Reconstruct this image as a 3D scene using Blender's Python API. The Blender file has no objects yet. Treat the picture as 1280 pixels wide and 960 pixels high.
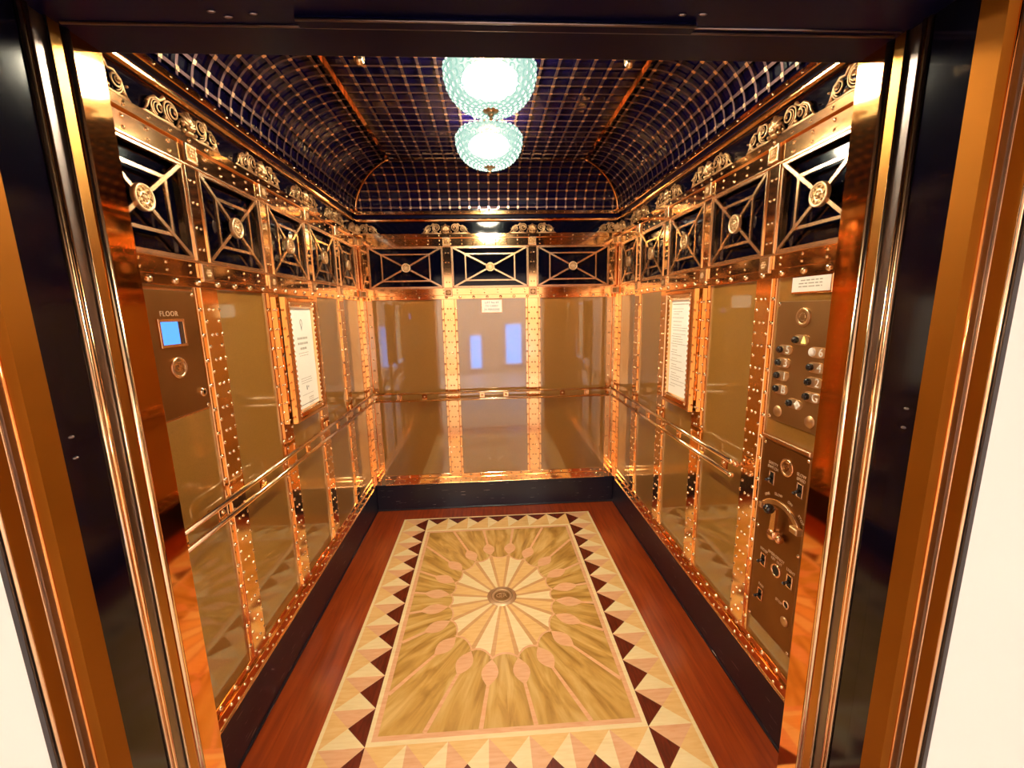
import bpy, math, random
from mathutils import Matrix, Vector
random.seed(7)
SC = bpy.context.scene
COL = SC.collection
PI = math.pi
R, D = 1.016, 3.421          # half width of the lift car, y of its back wall
YF = 0.943                   # inner face of the front of the car
HZ = 2.151                   # underside of the door head
ZR, ZC = 2.408, 2.67         # rim of the coved ceiling, flat ceiling

# ------------------------------------------------------------------ materials
def newmat(name):
    m = bpy.data.materials.new(name); m.use_nodes = True
    nt = m.node_tree; b = nt.nodes['Principled BSDF']
    return m, nt, b
def setp(b, **k):
    for n, v in k.items():
        n = n.replace('_', ' ')
        if n in b.inputs:
            b.inputs[n].default_value = v
def C4(c): return (c[0], c[1], c[2], 1)
def noise_bump(nt, b, scale=(1, 1, 1), nscale=40, strength=.1, dist=.002, detail=3):
    tc = nt.nodes.new('ShaderNodeTexCoord'); mp = nt.nodes.new('ShaderNodeMapping'); no = nt.nodes.new('ShaderNodeTexNoise')
    bu = nt.nodes.new('ShaderNodeBump')
    mp.inputs['Scale'].default_value = scale
    no.inputs['Scale'].default_value = nscale; no.inputs['Detail'].default_value = detail
    bu.inputs['Strength'].default_value = strength; bu.inputs['Distance'].default_value = dist
    nt.links.new(tc.outputs['Object'], mp.inputs[0]); nt.links.new(mp.outputs[0], no.inputs['Vector'])
    nt.links.new(no.outputs['Fac'], bu.inputs['Height']); nt.links.new(bu.outputs[0], b.inputs['Normal'])
    return mp, no
def ramp(nt, fac, stops):
    r = nt.nodes.new('ShaderNodeValToRGB'); e = r.color_ramp.elements
    while len(e) > 1: e.remove(e[-1])
    e[0].position = stops[0][0]; e[0].color = C4(stops[0][1])
    for p, c in stops[1:]:
        x = e.new(p); x.color = C4(c)
    nt.links.new(fac, r.inputs[0]); return r
def metal(name, c1, c2, rough, bump=.1, nscale=9, scale=(1, 1, 1), rvar=.1):
    m, nt, b = newmat(name)
    setp(b, Metallic=1.0, Roughness=rough)
    mp, no = noise_bump(nt, b, scale, nscale, bump, .002)
    tc = nt.nodes.new('ShaderNodeTexCoord'); n2 = nt.nodes.new('ShaderNodeTexNoise')
    n2.inputs['Scale'].default_value = 3.5; n2.inputs['Detail'].default_value = 5
    nt.links.new(tc.outputs['Object'], n2.inputs['Vector'])
    r = ramp(nt, n2.outputs['Fac'], [(.3, c1), (.7, c2)])
    nt.links.new(r.outputs[0], b.inputs['Base Color'])
    mr = nt.nodes.new('ShaderNodeMapRange'); mr.inputs['To Min'].default_value = max(rough - rvar / 2, .03); mr.inputs['To Max'].default_value = rough + rvar
    nt.links.new(n2.outputs['Fac'], mr.inputs['Value']); nt.links.new(mr.outputs[0], b.inputs['Roughness'])
    return m
def plain(name, c, rough=.5, coat=0., metallic=0., coat_rough=.03, spec=.5, ior=1.5):
    m, nt, b = newmat(name)
    setp(b, Base_Color=C4(c), Roughness=rough, Coat_Weight=coat, Metallic=metallic, Coat_Roughness=coat_rough, IOR=ior)
    b.inputs['Specular IOR Level'].default_value = spec
    return m
def wood(name, c1, c2, c3, mode='grain', scale=(1, 12, 1), rough=.3, coat=.25, ns=6):
    m, nt, b = newmat(name)
    setp(b, Roughness=rough, Coat_Weight=coat, Coat_Roughness=.12)
    tc = nt.nodes.new('ShaderNodeTexCoord'); no = nt.nodes.new('ShaderNodeTexNoise')
    no.inputs['Scale'].default_value = ns; no.inputs['Detail'].default_value = 6; no.inputs['Distortion'].default_value = .6
    if mode == 'radial':
        sep = nt.nodes.new('ShaderNodeSeparateXYZ'); nt.links.new(tc.outputs['Object'], sep.inputs[0])
        at = nt.nodes.new('ShaderNodeMath'); at.operation = 'ARCTAN2'
        nt.links.new(sep.outputs[0], at.inputs[0]); nt.links.new(sep.outputs[1], at.inputs[1])
        ln = nt.nodes.new('ShaderNodeVectorMath'); ln.operation = 'LENGTH'; nt.links.new(tc.outputs['Object'], ln.inputs[0])
        mx = nt.nodes.new('ShaderNodeMath'); mx.operation = 'MULTIPLY'; mx.inputs[1].default_value = 6.0; nt.links.new(at.outputs[0], mx.inputs[0])
        my = nt.nodes.new('ShaderNodeMath'); my.operation = 'MULTIPLY'; my.inputs[1].default_value = 1.8; nt.links.new(ln.outputs['Value'], my.inputs[0])
        cb = nt.nodes.new('ShaderNodeCombineXYZ'); nt.links.new(mx.outputs[0], cb.inputs[0]); nt.links.new(my.outputs[0], cb.inputs[1])
        nt.links.new(cb.outputs[0], no.inputs['Vector'])
    else:
        mp = nt.nodes.new('ShaderNodeMapping'); mp.inputs['Scale'].default_value = scale
        nt.links.new(tc.outputs['Object'], mp.inputs[0]); nt.links.new(mp.outputs[0], no.inputs['Vector'])
    r = ramp(nt, no.outputs['Fac'], [(.28, c1), (.5, c2), (.72, c3)])
    nt.links.new(r.outputs[0], b.inputs['Base Color'])
    return m
M = {}
M['copper'] = metal('polished_copper', (.97, .50, .19), (1., .65, .32), .08, .12, 7, rvar=.06)
M['copper_deep'] = metal('deep_copper', (.86, .30, .07), (.96, .46, .15), .05, .10, 5, (1, 1, .6), rvar=.03)
M['copper_light'] = metal('pale_copper', (.86, .52, .28), (.92, .62, .37), .22, .05, 30)
M['rivet'] = metal('rivet_brass', (1., .72, .42), (1., .80, .52), .16, .0, 30, rvar=.02)
M['brass'] = metal('cast_brass', (.58, .37, .19), (.74, .50, .28), .34, .25, 90)
M['bronze'] = metal('bronze_plate', (.36, .21, .085), (.46, .28, .12), .42, .12, 60)
M['bronze_dark'] = metal('dark_bronze_plate', (.24, .105, .028), (.32, .15, .045), .42, .12, 60)
M['bronze_jamb'] = metal('bronze_jamb', (.34, .12, .010), (.40, .15, .016), .55, .03, 30, (1, 1, .1))
M['bronze_gloss'] = metal('bronze_gloss', (.50, .22, .04), (.56, .27, .06), .30, .02, 30, (1, 1, .1), rvar=.04)
M['door_black'] = plain('door_black', (.0015, .0015, .007), .10)
M['steel_dark'] = metal('dark_steel', (.22, .18, .17), (.32, .27, .26), .28, .03, 30, (1, 1, .1))
M['black'] = plain('black_enamel', (.0015, .0015, .007), .07, 0, spec=.32)
M['black_soft'] = plain('black_lacquer', (.0015, .0010, .014), .34, 0, spec=.10)
M['ceil'] = plain('ceiling_glass', (.0018, .0010, .013), .12, 0, spec=.26)
M['dark'] = plain('black_knob', (.01, .008, .01), .25, .5)
M['slot'] = plain('dark_slot', (.01, .006, .004), .6)
M['strip'] = metal('lattice_bronze', (.085, .048, .055), (.13, .075, .07), .48, .0)
M['node'] = metal('lattice_node', (.95, .62, .36), (1., .72, .45), .25, .0)
M['paper'] = plain('white_paper', (.93, .93, .86), .6)
M['ink'] = plain('dark_ink', (.10, .12, .12), .6)
M['ink_pale'] = plain('grey_ink', (.42, .40, .33), .6)
M['engrave'] = plain('pale_engraving', (.72, .50, .30), .5)
M['white_num'] = plain('white_numeral', (.95, .93, .86), .4)
M['plaster'] = plain('hall_plaster', (.86, .77, .70), .8)
# tan glass / lacquered panels
m, nt, b = newmat('tan_glass'); M['glass'] = m
setp(b, Metallic=.0, Base_Color=(.33, .19, .055, 1), Roughness=.44, Coat_Weight=1.0, Coat_Roughness=.045, Coat_IOR=2.3)
b.inputs['Specular IOR Level'].default_value = .25
tc = nt.nodes.new('ShaderNodeTexCoord'); n2 = nt.nodes.new('ShaderNodeTexNoise'); n2.inputs['Scale'].default_value = 500
nt.links.new(tc.outputs['Object'], n2.inputs['Vector'])
r = ramp(nt, n2.outputs['Fac'], [(.35, (.25, .118, .016)), (.65, (.31, .15, .026))]); nt.links.new(r.outputs[0], b.inputs['Base Color'])
# woods
M['mahog'] = wood('mahogany', (.20, .024, .003), (.30, .042, .005), (.40, .066, .008), scale=(14, 1, 1), ns=3, rough=.28, coat=.4)
M['burl'] = wood('figured_olive_wood', (.34, .17, .025), (.62, .37, .09), (.78, .55, .20), 'radial', ns=2.2)
M['cream'] = wood('cream_maple', (.86, .70, .36), (.90, .76, .42), (.93, .80, .48), scale=(2, 14, 1))
M['tan'] = wood('honey_maple', (.80, .50, .17), (.86, .57, .22), (.89, .63, .27), scale=(2, 14, 1))
M['pink'] = wood('pink_pear_wood', (.76, .40, .20), (.81, .47, .25), (.85, .53, .30), scale=(2, 14, 1))
M['spoke'] = wood('brown_maple', (.66, .36, .13), (.70, .40, .16), (.74, .44, .19), scale=(2, 14, 1))
M['dred'] = wood('dark_rosewood', (.07, .006, .001), (.13, .014, .003), (.18, .022, .006), scale=(14, 2, 1))
# scuffed baseboard
m, nt, b = newmat('scuffed_black_board'); M['base'] = m
setp(b, Roughness=.38, Coat_Weight=.4, Coat_Roughness=.15)
tc = nt.nodes.new('ShaderNodeTexCoord'); mp = nt.nodes.new('ShaderNodeMapping'); no = nt.nodes.new('ShaderNodeTexNoise')
mp.inputs['Scale'].default_value = (5, 130, 5); no.inputs['Scale'].default_value = 1.6; no.inputs['Detail'].default_value = 2
nt.links.new(tc.outputs['Object'], mp.inputs[0]); nt.links.new(mp.outputs[0], no.inputs['Vector'])
r = ramp(nt, no.outputs['Fac'], [(.70, (.003, .003, .014)), (.72, (.35, .30, .28))]); nt.links.new(r.outputs[0], b.inputs['Base Color'])
def emis(name, c, s):
    m, nt, b = newmat(name); setp(b, Base_Color=(0, 0, 0, 1), Emission_Color=C4(c), Emission_Strength=s, Roughness=.4); return m
M['screen'] = emis('blue_screen', (.06, .24, 1.), 1.0)
M['lit_num'] = emis('lit_numeral', (1., .72, .12), 1.2)
M['day'] = emis('daylight_pane', (.16, .42, 1.), 3)
M['bulb'] = emis('glowing_bulb', (1., .82, .60), 230)
M['fill_near'] = emis('hall_fill_near', (1., .86, .78), 3)  # glow of the added fill lights beside the viewer
M['hall_floor'] = plain('hall_stone_floor', (.68, .62, .57), .45)
M['lamp_edge'] = emis('hobnail_edge', (.30, .52, .42), .62)
M['brass_light'] = metal('light_brass', (.80, .57, .33), (.88, .66, .42), .40, .1, 60)
M['tube'] = emis('hall_fill', (1., .87, .76), 30)  # stronger glow of the added fill lights at the hall rear
# lamp glass
m, nt, b = newmat('hobnail_glass'); M['lamp'] = m
out = nt.nodes['Material Output']; nt.nodes.remove(b)
tr = nt.nodes.new('ShaderNodeBsdfTransparent'); tr.inputs[0].default_value = (.96, 1., .98, 1)
em = nt.nodes.new('ShaderNodeEmission'); rp = nt.nodes.new('ShaderNodeValToRGB'); rp.color_ramp.elements[0].position = .15; rp.color_ramp.elements[0].color = (.62, .80, .70, 1); rp.color_ramp.elements[1].position = .72; rp.color_ramp.elements[1].color = (.20, .37, .30, 1); em.inputs[1].default_value = .60
gl = nt.nodes.new('ShaderNodeBsdfGlossy'); gl.inputs['Roughness'].default_value = .1
m2 = nt.nodes.new('ShaderNodeMixShader'); m3 = nt.nodes.new('ShaderNodeMixShader')
lw = nt.nodes.new('ShaderNodeLayerWeight'); lw.inputs[0].default_value = .5
mr = nt.nodes.new('ShaderNodeMapRange'); mr.inputs['From Min'].default_value = .10; mr.inputs['From Max'].default_value = .42
mr.inputs['To Min'].default_value = .30; mr.inputs['To Max'].default_value = .97
nt.links.new(lw.outputs['Facing'], mr.inputs['Value']); nt.links.new(lw.outputs['Facing'], rp.inputs[0]); nt.links.new(rp.outputs[0], em.inputs[0])
nt.links.new(mr.outputs[0], m2.inputs[0]); nt.links.new(tr.outputs[0], m2.inputs[1]); nt.links.new(em.outputs[0], m2.inputs[2])
m3.inputs[0].default_value = .05
nt.links.new(m2.outputs[0], m3.inputs[1]); nt.links.new(gl.outputs[0], m3.inputs[2]); nt.links.new(m3.outputs[0], out.inputs['Surface'])

# ------------------------------------------------------------------ mesh builder
class MB:
    def __init__(s): s.v = []; s.f = []; s.mi = []; s.ms = []; s.sm = []
    def mat(s, m):
        if m not in s.ms: s.ms.append(m)
        return s.ms.index(m)
    def add(s, vs, fs, m, smooth=False, X=None):
        o = len(s.v); k = s.mat(m)
        for p in vs:
            s.v.append(tuple(X @ Vector(p)) if X is not None else tuple(p))
        for f in fs:
            s.f.append([i + o for i in f]); s.mi.append(k); s.sm.append(smooth)
    def box(s, a, b, m, c=0.0, X=None):
        """a,b: corners (u,v,n); the face at the larger n gets a chamfer c"""
        (x0, y0, z0), (x1, y1, z1) = a, b
        if c <= 0:
            vs = [(x0, y0, z0), (x1, y0, z0), (x1, y1, z0), (x0, y1, z0), (x0, y0, z1), (x1, y0, z1), (x1, y1, z1), (x0, y1, z1)]
            fs = [(3, 2, 1, 0), (4, 5, 6, 7), (0, 1, 5, 4), (1, 2, 6, 5), (2, 3, 7, 6), (3, 0, 4, 7)]
        else:
            zc = z1 - c
            vs = [(x0, y0, z0), (x1, y0, z0), (x1, y1, z0), (x0, y1, z0), (x0, y0, zc), (x1, y0, zc), (x1, y1, zc), (x0, y1, zc),
                  (x0 + c, y0 + c, z1), (x1 - c, y0 + c, z1), (x1 - c, y1 - c, z1), (x0 + c, y1 - c, z1)]
            fs = [(3, 2, 1, 0), (8, 9, 10, 11)]
            for i in range(4):
                j = (i + 1) % 4
                fs += [(i, j, j + 4, i + 4), (i + 4, j + 4, j + 8, i + 8)]
        s.add(vs, fs, m, X=X)
    def prism(s, poly, n0, n1, m, c=0.0, X=None):
        k = len(poly); area = sum(poly[i][0] * poly[(i + 1) % k][1] - poly[(i + 1) % k][0] * poly[i][1] for i in range(k))
        if area < 0: poly = poly[::-1]
        if n0 is None:
            s.add([(p[0], p[1], n1) for p in poly], [tuple(range(k))], m, X=X); return
        vs = [(p[0], p[1], n0) for p in poly] + [(p[0], p[1], n1) for p in poly]
        fs = [tuple(range(k - 1, -1, -1)), tuple(range(k, 2 * k))] + [(i, (i + 1) % k, (i + 1) % k + k, i + k) for i in range(k)]
        s.add(vs, fs, m, X=X)
    def rivet(s, u, v, n, r, m, h=.75):
        vs = []; fs = []; N = 8; rings = [(1, 0), (.82, .55), (.42, .9)]
        for a, b in rings:
            for i in range(N):
                t = 2 * PI * i / N; vs.append((u + r * a * math.cos(t), v + r * a * math.sin(t), n + r * h * b))
        vs.append((u, v, n + r * h))
        for k in range(2):
            for i in range(N):
                j = (i + 1) % N; fs.append((k * N + i, k * N + j, k * N + N + j, k * N + N + i))
        for i in range(N): fs.append((2 * N + i, 2 * N + (i + 1) % N, 3 * N))
        s.add(vs, fs, m, True)
    def lathe(s, prof, m, X=None, N=32, smooth=True):
        """prof: (radius, height) about local n axis"""
        vs = []; fs = []; k = len(prof)
        for r_, h in prof:
            for i in range(N):
                t = 2 * PI * i / N; vs.append((r_ * math.cos(t), r_ * math.sin(t), h))
        for a in range(k - 1):
            for i in range(N):
                j = (i + 1) % N; fs.append((a * N + i, a * N + j, a * N + N + j, a * N + N + i))
        s.add(vs, fs, m, smooth, X)
    def tube(s, pts, rad, m, N=8, X=None, flat=None, up=Vector((0, 0, 1)), closed_ends=True):
        """swept circle; rad may be a list"""
        P = [Vector(p) for p in pts]; k = len(P); vs = []; fs = []
        rl = rad if isinstance(rad, (list, tuple)) else [rad] * k
        for i, p in enumerate(P):
            t = (P[min(i + 1, k - 1)] - P[max(i - 1, 0)]).normalized()
            a = t.cross(up)
            if a.length < 1e-4: a = t.cross(Vector((1, 0, 0)))
            a.normalize(); b2 = a.cross(t).normalized()
            for j in range(N):
                q = 2 * PI * j / N
                vs.append(tuple(p + a * math.cos(q) * rl[i] + b2 * math.sin(q) * rl[i] * (flat or 1)))
        for i in range(k - 1):
            for j in range(N):
                j2 = (j + 1) % N; fs.append((i * N + j, i * N + j2, i * N + N + j2, i * N + N + j))
        if closed_ends: fs += [tuple(range(N - 1, -1, -1)), tuple(range((k - 1) * N, k * N))]
        s.add(vs, fs, m, True, X)
    def ball(s, c, r, m, N=10, K=6, X=None):
        if not isinstance(r, (tuple, list)): r = (r, r, r)
        vs = [(c[0], c[1], c[2] + r[2])]; fs = []
        for a in range(1, K):
            p = PI * a / K
            for i in range(N):
                t = 2 * PI * i / N; vs.append((c[0] + r[0] * math.sin(p) * math.cos(t), c[1] + r[1] * math.sin(p) * math.sin(t), c[2] + r[2] * math.cos(p)))
        vs.append((c[0], c[1], c[2] - r[2]))
        for i in range(N): fs.append((0, 1 + i, 1 + (i + 1) % N))
        for a in range(K - 2):
            for i in range(N):
                j = (i + 1) % N; o = 1 + a * N; fs.append((o + i, o + N + i, o + N + j, o + j))
        o = 1 + (K - 2) * N
        for i in range(N): fs.append((o + (i + 1) % N, o + i, len(vs) - 1))
        s.add(vs, fs, m, True, X)
    def data(s, name):
        me = bpy.data.meshes.new(name); me.from_pydata(s.v, [], s.f)
        for m_ in s.ms: me.materials.append(M[m_])
        me.polygons.foreach_set('material_index', s.mi); me.polygons.foreach_set('use_smooth', s.sm)
        me.update(); return me
    def build(s, name, parent=None, mw=None):
        o = bpy.data.objects.new(name, s.data(name)); COL.objects.link(o)
        if parent is not None: o.parent = parent
        elif mw is not None: o.matrix_world = mw
        return o
def tag(o, label=None, cat=None, group=None, kind=None):
    if label: o['label'] = label
    if cat: o['category'] = cat
    if group: o['group'] = group
    if kind: o['kind'] = kind
    return o
def empty(name, mw, label, cat, group=None):
    o = bpy.data.objects.new(name, None); COL.objects.link(o); o.empty_display_size = .05; o.matrix_world = mw
    return tag(o, label, cat, group)
def copy_tree(src, mw, label, group=None, kids=None):
    r = src.copy(); COL.objects.link(r); r.matrix_world = mw; r['label'] = label
    if group: r['group'] = group
    for ch in [o for o in COL.objects if o.parent == src]:
        c = ch.copy(); COL.objects.link(c); c.parent = r
        for g in [o for o in COL.objects if o.parent == ch]:
            d = g.copy(); COL.objects.link(d); d.parent = c
    return r
def text(name, s, size, m, parent, X, depth=.0006, spacing=1.0, align='CENTER'):
    cu = bpy.data.curves.new(name, 'FONT'); cu.body = s; cu.size = size; cu.align_x = align; cu.align_y = 'CENTER'; cu.extrude = depth / 2; cu.space_character = spacing
    cu.resolution_u = 3
    o = bpy.data.objects.new(name, cu); COL.objects.link(o)
    bpy.context.view_layer.update()
    me = bpy.data.meshes.new_from_object(o.evaluated_get(bpy.context.evaluated_depsgraph_get()))
    bpy.data.objects.remove(o); bpy.data.curves.remove(cu)
    me.transform(X); me.materials.clear(); me.materials.append(M[m])
    t = bpy.data.objects.new(name, me); COL.objects.link(t); t.parent = parent
    return t
T = Matrix.Translation
# wall frames: local (u along the wall as read from inside, v up, n into the car)
WL = Matrix(((0, 0, 1, -R), (1, 0, 0, 0), (0, 1, 0, 0), (0, 0, 0, 1)))
WR = Matrix(((0, 0, -1, R), (-1, 0, 0, 0), (0, 1, 0, 0), (0, 0, 0, 1)))
WB = Matrix(((1, 0, 0, 0), (0, 0, -1, D), (0, 1, 0, 0), (0, 0, 0, 1)))
def U(w, y): return -y if w == 'R' else y       # along-wall coordinate of world y on the side walls
WM = {'L': WL, 'R': WR, 'B': WB}
SIDE = {'L': 'left', 'R': 'right', 'B': 'back'}

# ------------------------------------------------------------------ shell
def slab(name, a, b, m, label=None):
    mb = MB(); mb.box(a, b, m); o = mb.build(name); o['kind'] = 'structure'
    if label: o['label'] = label
    return o
slab('wall_left', (-R - .12, YF - .06, -.05), (-R - .031, D + .12, 2.75), 'black_soft')
slab('wall_right', (R + .031, YF - .06, -.05), (R + .12, D + .12, 2.75), 'black_soft')
slab('wall_back', (-R - .03, D + .031, -.05), (R + .03, D + .12, 2.75), 'black_soft')
# front returns either side of the opening, copper reveal faces
for s, nm in ((-1, 'wall_front_left'), (1, 'wall_front_right')):
    mb = MB(); x0, x1 = sorted((s * .7475, s * (R + .03))); mb.box((x0, .881, 0), (x1, YF, 2.75), 'copper_deep'); mb.build(nm)['kind'] = 'structure'
slab('wall_front_head', (-.7475, .862, HZ + .002), (.7475, YF, 2.75), 'black_soft')

# baseboards
for w in 'LRB':
    mb = MB()
    if w == 'B': u0, u1 = -R + .006, R - .006
    else: u0, u1 = sorted((U(w, YF + .002), U(w, D - .0)))
    mb.box((u0, 0, -.031), (u1, .232, .004), 'base', .003)
    mb.box((u0, 0, .004), (u1, .012, .010), 'base', .003)
    mb.build('baseboard_' + SIDE[w], mw=WM[w])['kind'] = 'structure'

# ------------------------------------------------------------------ floor with marquetry
mb = MB(); mb.box((-R - .03, .86, -.06), (R + .03, D + .03, 0), 'mahog'); fl = mb.build('floor'); fl['kind'] = 'structure'
XI, YI0, YI1, BW = .562, 1.396, 3.053, .18
XO, YO0, YO1 = XI + BW, YI0 - BW, YI1 + BW
cy = (YI0 + YI1) / 2
FL = Matrix.Translation((0, cy, 0))
def P(x, y): return (x, y - cy)
mb = MB()
e = .016
mb.prism([P(-XO - e, YO0 - e), P(XO + e, YO0 - e), P(XO + e, YO1 + e), P(-XO - e, YO1 + e)], 0, .0006, 'cream')
def cell(x0, x1, y0, y1, cols, z=.0010):
    c = ((x0 + x1) / 2, (y0 + y1) / 2); q = [(x0, y0), (x1, y0), (x1, y1), (x0, y1)]
    for i, m_ in enumerate(cols):    # near, right, far, left
        a, b_ = q[i], q[(i + 1) % 4]
        mb.prism([P(*a), P(*b_), P(*c)], None, z, m_)
ny, nx = 10, 7
hy = (YI1 - YI0) / ny; hx = 2 * XI / nx
ys = [YO0] + [YI0 + hy * i for i in range(ny + 1)] + [YO1]
for a, b_ in zip(ys[:-1], ys[1:]):
    cell(-XO, -XI, a, b_, ('cream', 'dred', 'pink', 'tan'))
    cell(XI, XO, a, b_, ('cream', 'tan', 'pink', 'dred'))
for i in range(nx):
    x0, x1 = -XI + hx * i, -XI + hx * (i + 1)
    cell(x0, x1, YO0, YI0, ('dred', 'cream', 'tan', 'pink'))
    cell(x0, x1, YI1, YO1, ('tan', 'tan', 'dred', 'cream'))
mb.build('triangle_border', fl).matrix_local = FL
mb = MB()
def rect(d, z, m_): mb.prism([P(-XI + d, YI0 + d), P(XI - d, YI0 + d), P(XI - d, YI1 - d), P(-XI + d, YI1 - d)], None, z, m_)
rect(0, .0012, 'cream'); rect(.019, .0014, 'pink')
mb.build('inner_border', fl).matrix_local = FL
mb = MB(); rect(.040, .0016, 'burl')
mb.build('figured_field', fl).matrix_local = FL
AN = [8.1, 23.3, 41.0, 60.0, 80.4]; CR = [.449, .419, .379, .332, .312]; SL = [.155, .152, .150, .155, .160]
rays = []
for q in range(4):
    for a, c_, l_ in (list(zip(AN, CR, SL)) if q % 2 == 0 else list(zip(AN, CR, SL))[::-1]):
        th = a if q == 0 else 180 - a if q == 1 else 180 + a if q == 2 else 360 - a
        rays.append((math.radians(th), c_, l_))
mb = MB(); XF, YFD = XI - .040, (YI1 - YI0) / 2 - .040
def pol(r_, t): return (r_ * math.sin(t), r_ * math.cos(t))
def strip(p, q, w0, w1, z, m_):
    d = Vector((q[0] - p[0], q[1] - p[1])).normalized(); n_ = Vector((-d.y, d.x))
    mb.prism([(p[0] + n_.x * w0 / 2, p[1] + n_.y * w0 / 2), (p[0] - n_.x * w0 / 2, p[1] - n_.y * w0 / 2), (q[0] - n_.x * w1 / 2, q[1] - n_.y * w1 / 2), (q[0] + n_.x * w1 / 2, q[1] + n_.y * w1 / 2)], None, z, m_)
for i, (t, c_, l_) in enumerate(rays):
    t2, c2, _ = rays[(i + 1) % 20]
    if t2 < t: t2 += 2 * PI
    tm = (t + t2) / 2; rm = (c_ + c2) / 2 * .935 - .002
    A, B_, Mx = Vector(pol(c_, t)), Vector(pol(c2, t2)), Vector(pol(rm, tm))
    ctrl = 2 * Mx - (A + B_) / 2
    arc = [(1 - k) ** 2 * A + 2 * k * (1 - k) * ctrl + k * k * B_ for k in [j / 8 for j in range(9)]]
    mb.prism([(0, 0)] + [tuple(p) for p in arc], None, .0020, 'tan' if i % 2 else 'cream')
    inn = [p * (1 - .030) for p in arc]
    for j in range(8): mb.prism([tuple(arc[j]), tuple(arc[j + 1]), tuple(inn[j + 1]), tuple(inn[j])], None, .0023, 'pink')
    r_end = min(XF / max(abs(math.sin(t)), 1e-3), YFD / max(abs(math.cos(t)), 1e-3))
    strip(pol(c_ + l_ * .9, t), pol(r_end, t), .015, .019, .0019, 'pink')
    strip(pol(.07, t), pol(c_, t), .012, .024, .0022, 'spoke')
    d = Vector(pol(1, t)); n_ = Vector((d.y, -d.x)); sp = []
    for k in range(9): sp.append(A + d * l_ * k / 8 + n_ * .040 * math.sin(PI * k / 8))
    for k in range(7, 0, -1): sp.append(A + d * l_ * k / 8 - n_ * .040 * math.sin(PI * k / 8))
    mb.prism([tuple(p) for p in sp], None, .0025, 'pink')
mb.build('sunburst', fl).matrix_local = FL
# brass medallion let into the floor
med = empty('floor_medallion', T((0, cy + .012, .0025)), 'round brass medallion with raised letters at the centre of the floor sunburst', 'medallion')
mb = MB(); mb.lathe([(0, .0028), (.040, .0028)], 'bronze', N=40); mb.lathe([(.040, .003), (.043, .0045), (.046, .0025), (.060, .003), (.063, .005), (.067, .003), (.081, .0035), (.086, .001), (.086, 0)], 'brass_light', N=40)
mb.lathe([(.0601, .0033), (.0625, .0055), (.065, .0033)], 'bronze', N=40); mb.lathe([(.040, .0033), (.043, .0050), (.046, .0030)], 'bronze', N=40)
mb.build('disc', med)
for s_, x_, z_ in (('G', -.019, .044), ('T', .0, .060), ('R', .019, .044)): text('letter', s_, z_, 'brass_light', med, T((x_, 0, .0042)), .002)

# ------------------------------------------------------------------ riveted metalwork of the walls
PW = .042                                        # half width of the raised centre plates
SP = .0875
posts_side = [1.12 + .46 * i for i in range(5)]  # plus the corners
def post_parts(name, e, h0=.31, h1=1.767, frieze=True):
    mb = MB()
    mb.box((-PW, h0, -.03), (PW, h1, .007), 'copper', .002)
    n = int((h1 - h0) / SP)
    for k in range(n):
        v = h0 + .06 + SP * k
        for s in (-1, 1): mb.rivet(s * .012, v, .007, .0068, 'rivet')
    mb.build('centre_plate', e)
    for s in (-1, 1):
        mb = MB(); u0, u1 = sorted((s * PW, s * .060)); mb.box((u0, h0, -.03), (u1, h1, .0), 'copper', .0015)
        for k in range(n): mb.rivet(s * .0510, h0 + .06 + SP * k, .0, .0092, 'rivet')
        for k in range(n): mb.rivet(s * .034, h0 + .02 + SP * k, .007, .0075, 'rivet')
        mb.build('retaining_strip', e)
    if frieze:
        mb = MB(); mb.box((-.037, 1.844, -.03), (.037, 2.149, .006), 'copper', .0015)
        for s in (-1, 1): mb.box((s * .0345 - .0035, 1.846, .006), (s * .0345 + .0035, 2.147, .011), 'copper_light', .001)
        for v in (1.885, 1.955, 2.035, 2.105):
            for s in (-1, 1): mb.rivet(s * .011, v, .006, .0055, 'rivet')
        mb.build('frieze_plate', e)
        for v in (1.806, 2.190):
            mb = MB(); mb.box((-.030, v - .030, .006), (.030, v + .030, .017), 'copper_light', .003)
            mb.box((-.020, v - .020, .017), (.020, v + .020, .0175), 'bronze_dark')
            for k in range(6):
                t = PI / 3 * k; mb.ball((.010 * math.cos(t), v + .010 * math.sin(t), .018), (.006, .006, .003), 'brass', 8, 4)
            mb.ball((0, v, .018), (.007, .007, .005), 'brass', 8, 4)
            mb.build('square_boss', e)
ordn = ['first', 'second', 'third', 'fourth', 'fifth']
whereL = ['hidden beside the door jamb', 'just past the floor display plate', 'just before the framed symbol notice', 'just past the framed symbol notice', 'nearest the back corner']
whereR = ['beside the door jamb behind the button panel', 'between button panel and handrail end', 'just before the framed rules page', 'just past the framed rules page', 'nearest the back corner']
proto = None
for w, wh in (('L', whereL), ('R', whereR)):
    for i, y in enumerate(posts_side):
        mw = WM[w] @ T((U(w, y), 0, 0))
        lab = 'riveted copper post, %s wall, %s' % (SIDE[w], wh[i])
        if i == 0: continue
        if proto is None:
            proto = empty('riveted_post', mw, lab, 'post', 'riveted copper posts of the side walls'); post_parts('p', proto)
        else: copy_tree(proto, mw, lab)
for x, lab in ((-.333, 'left one of the two riveted copper posts crossing the back wall'), (.329, 'right one of the two riveted copper posts crossing the back wall')):
    copy_tree(proto, WB @ T((x, 0, 0)), lab, 'riveted copper posts of the back wall')
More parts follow.
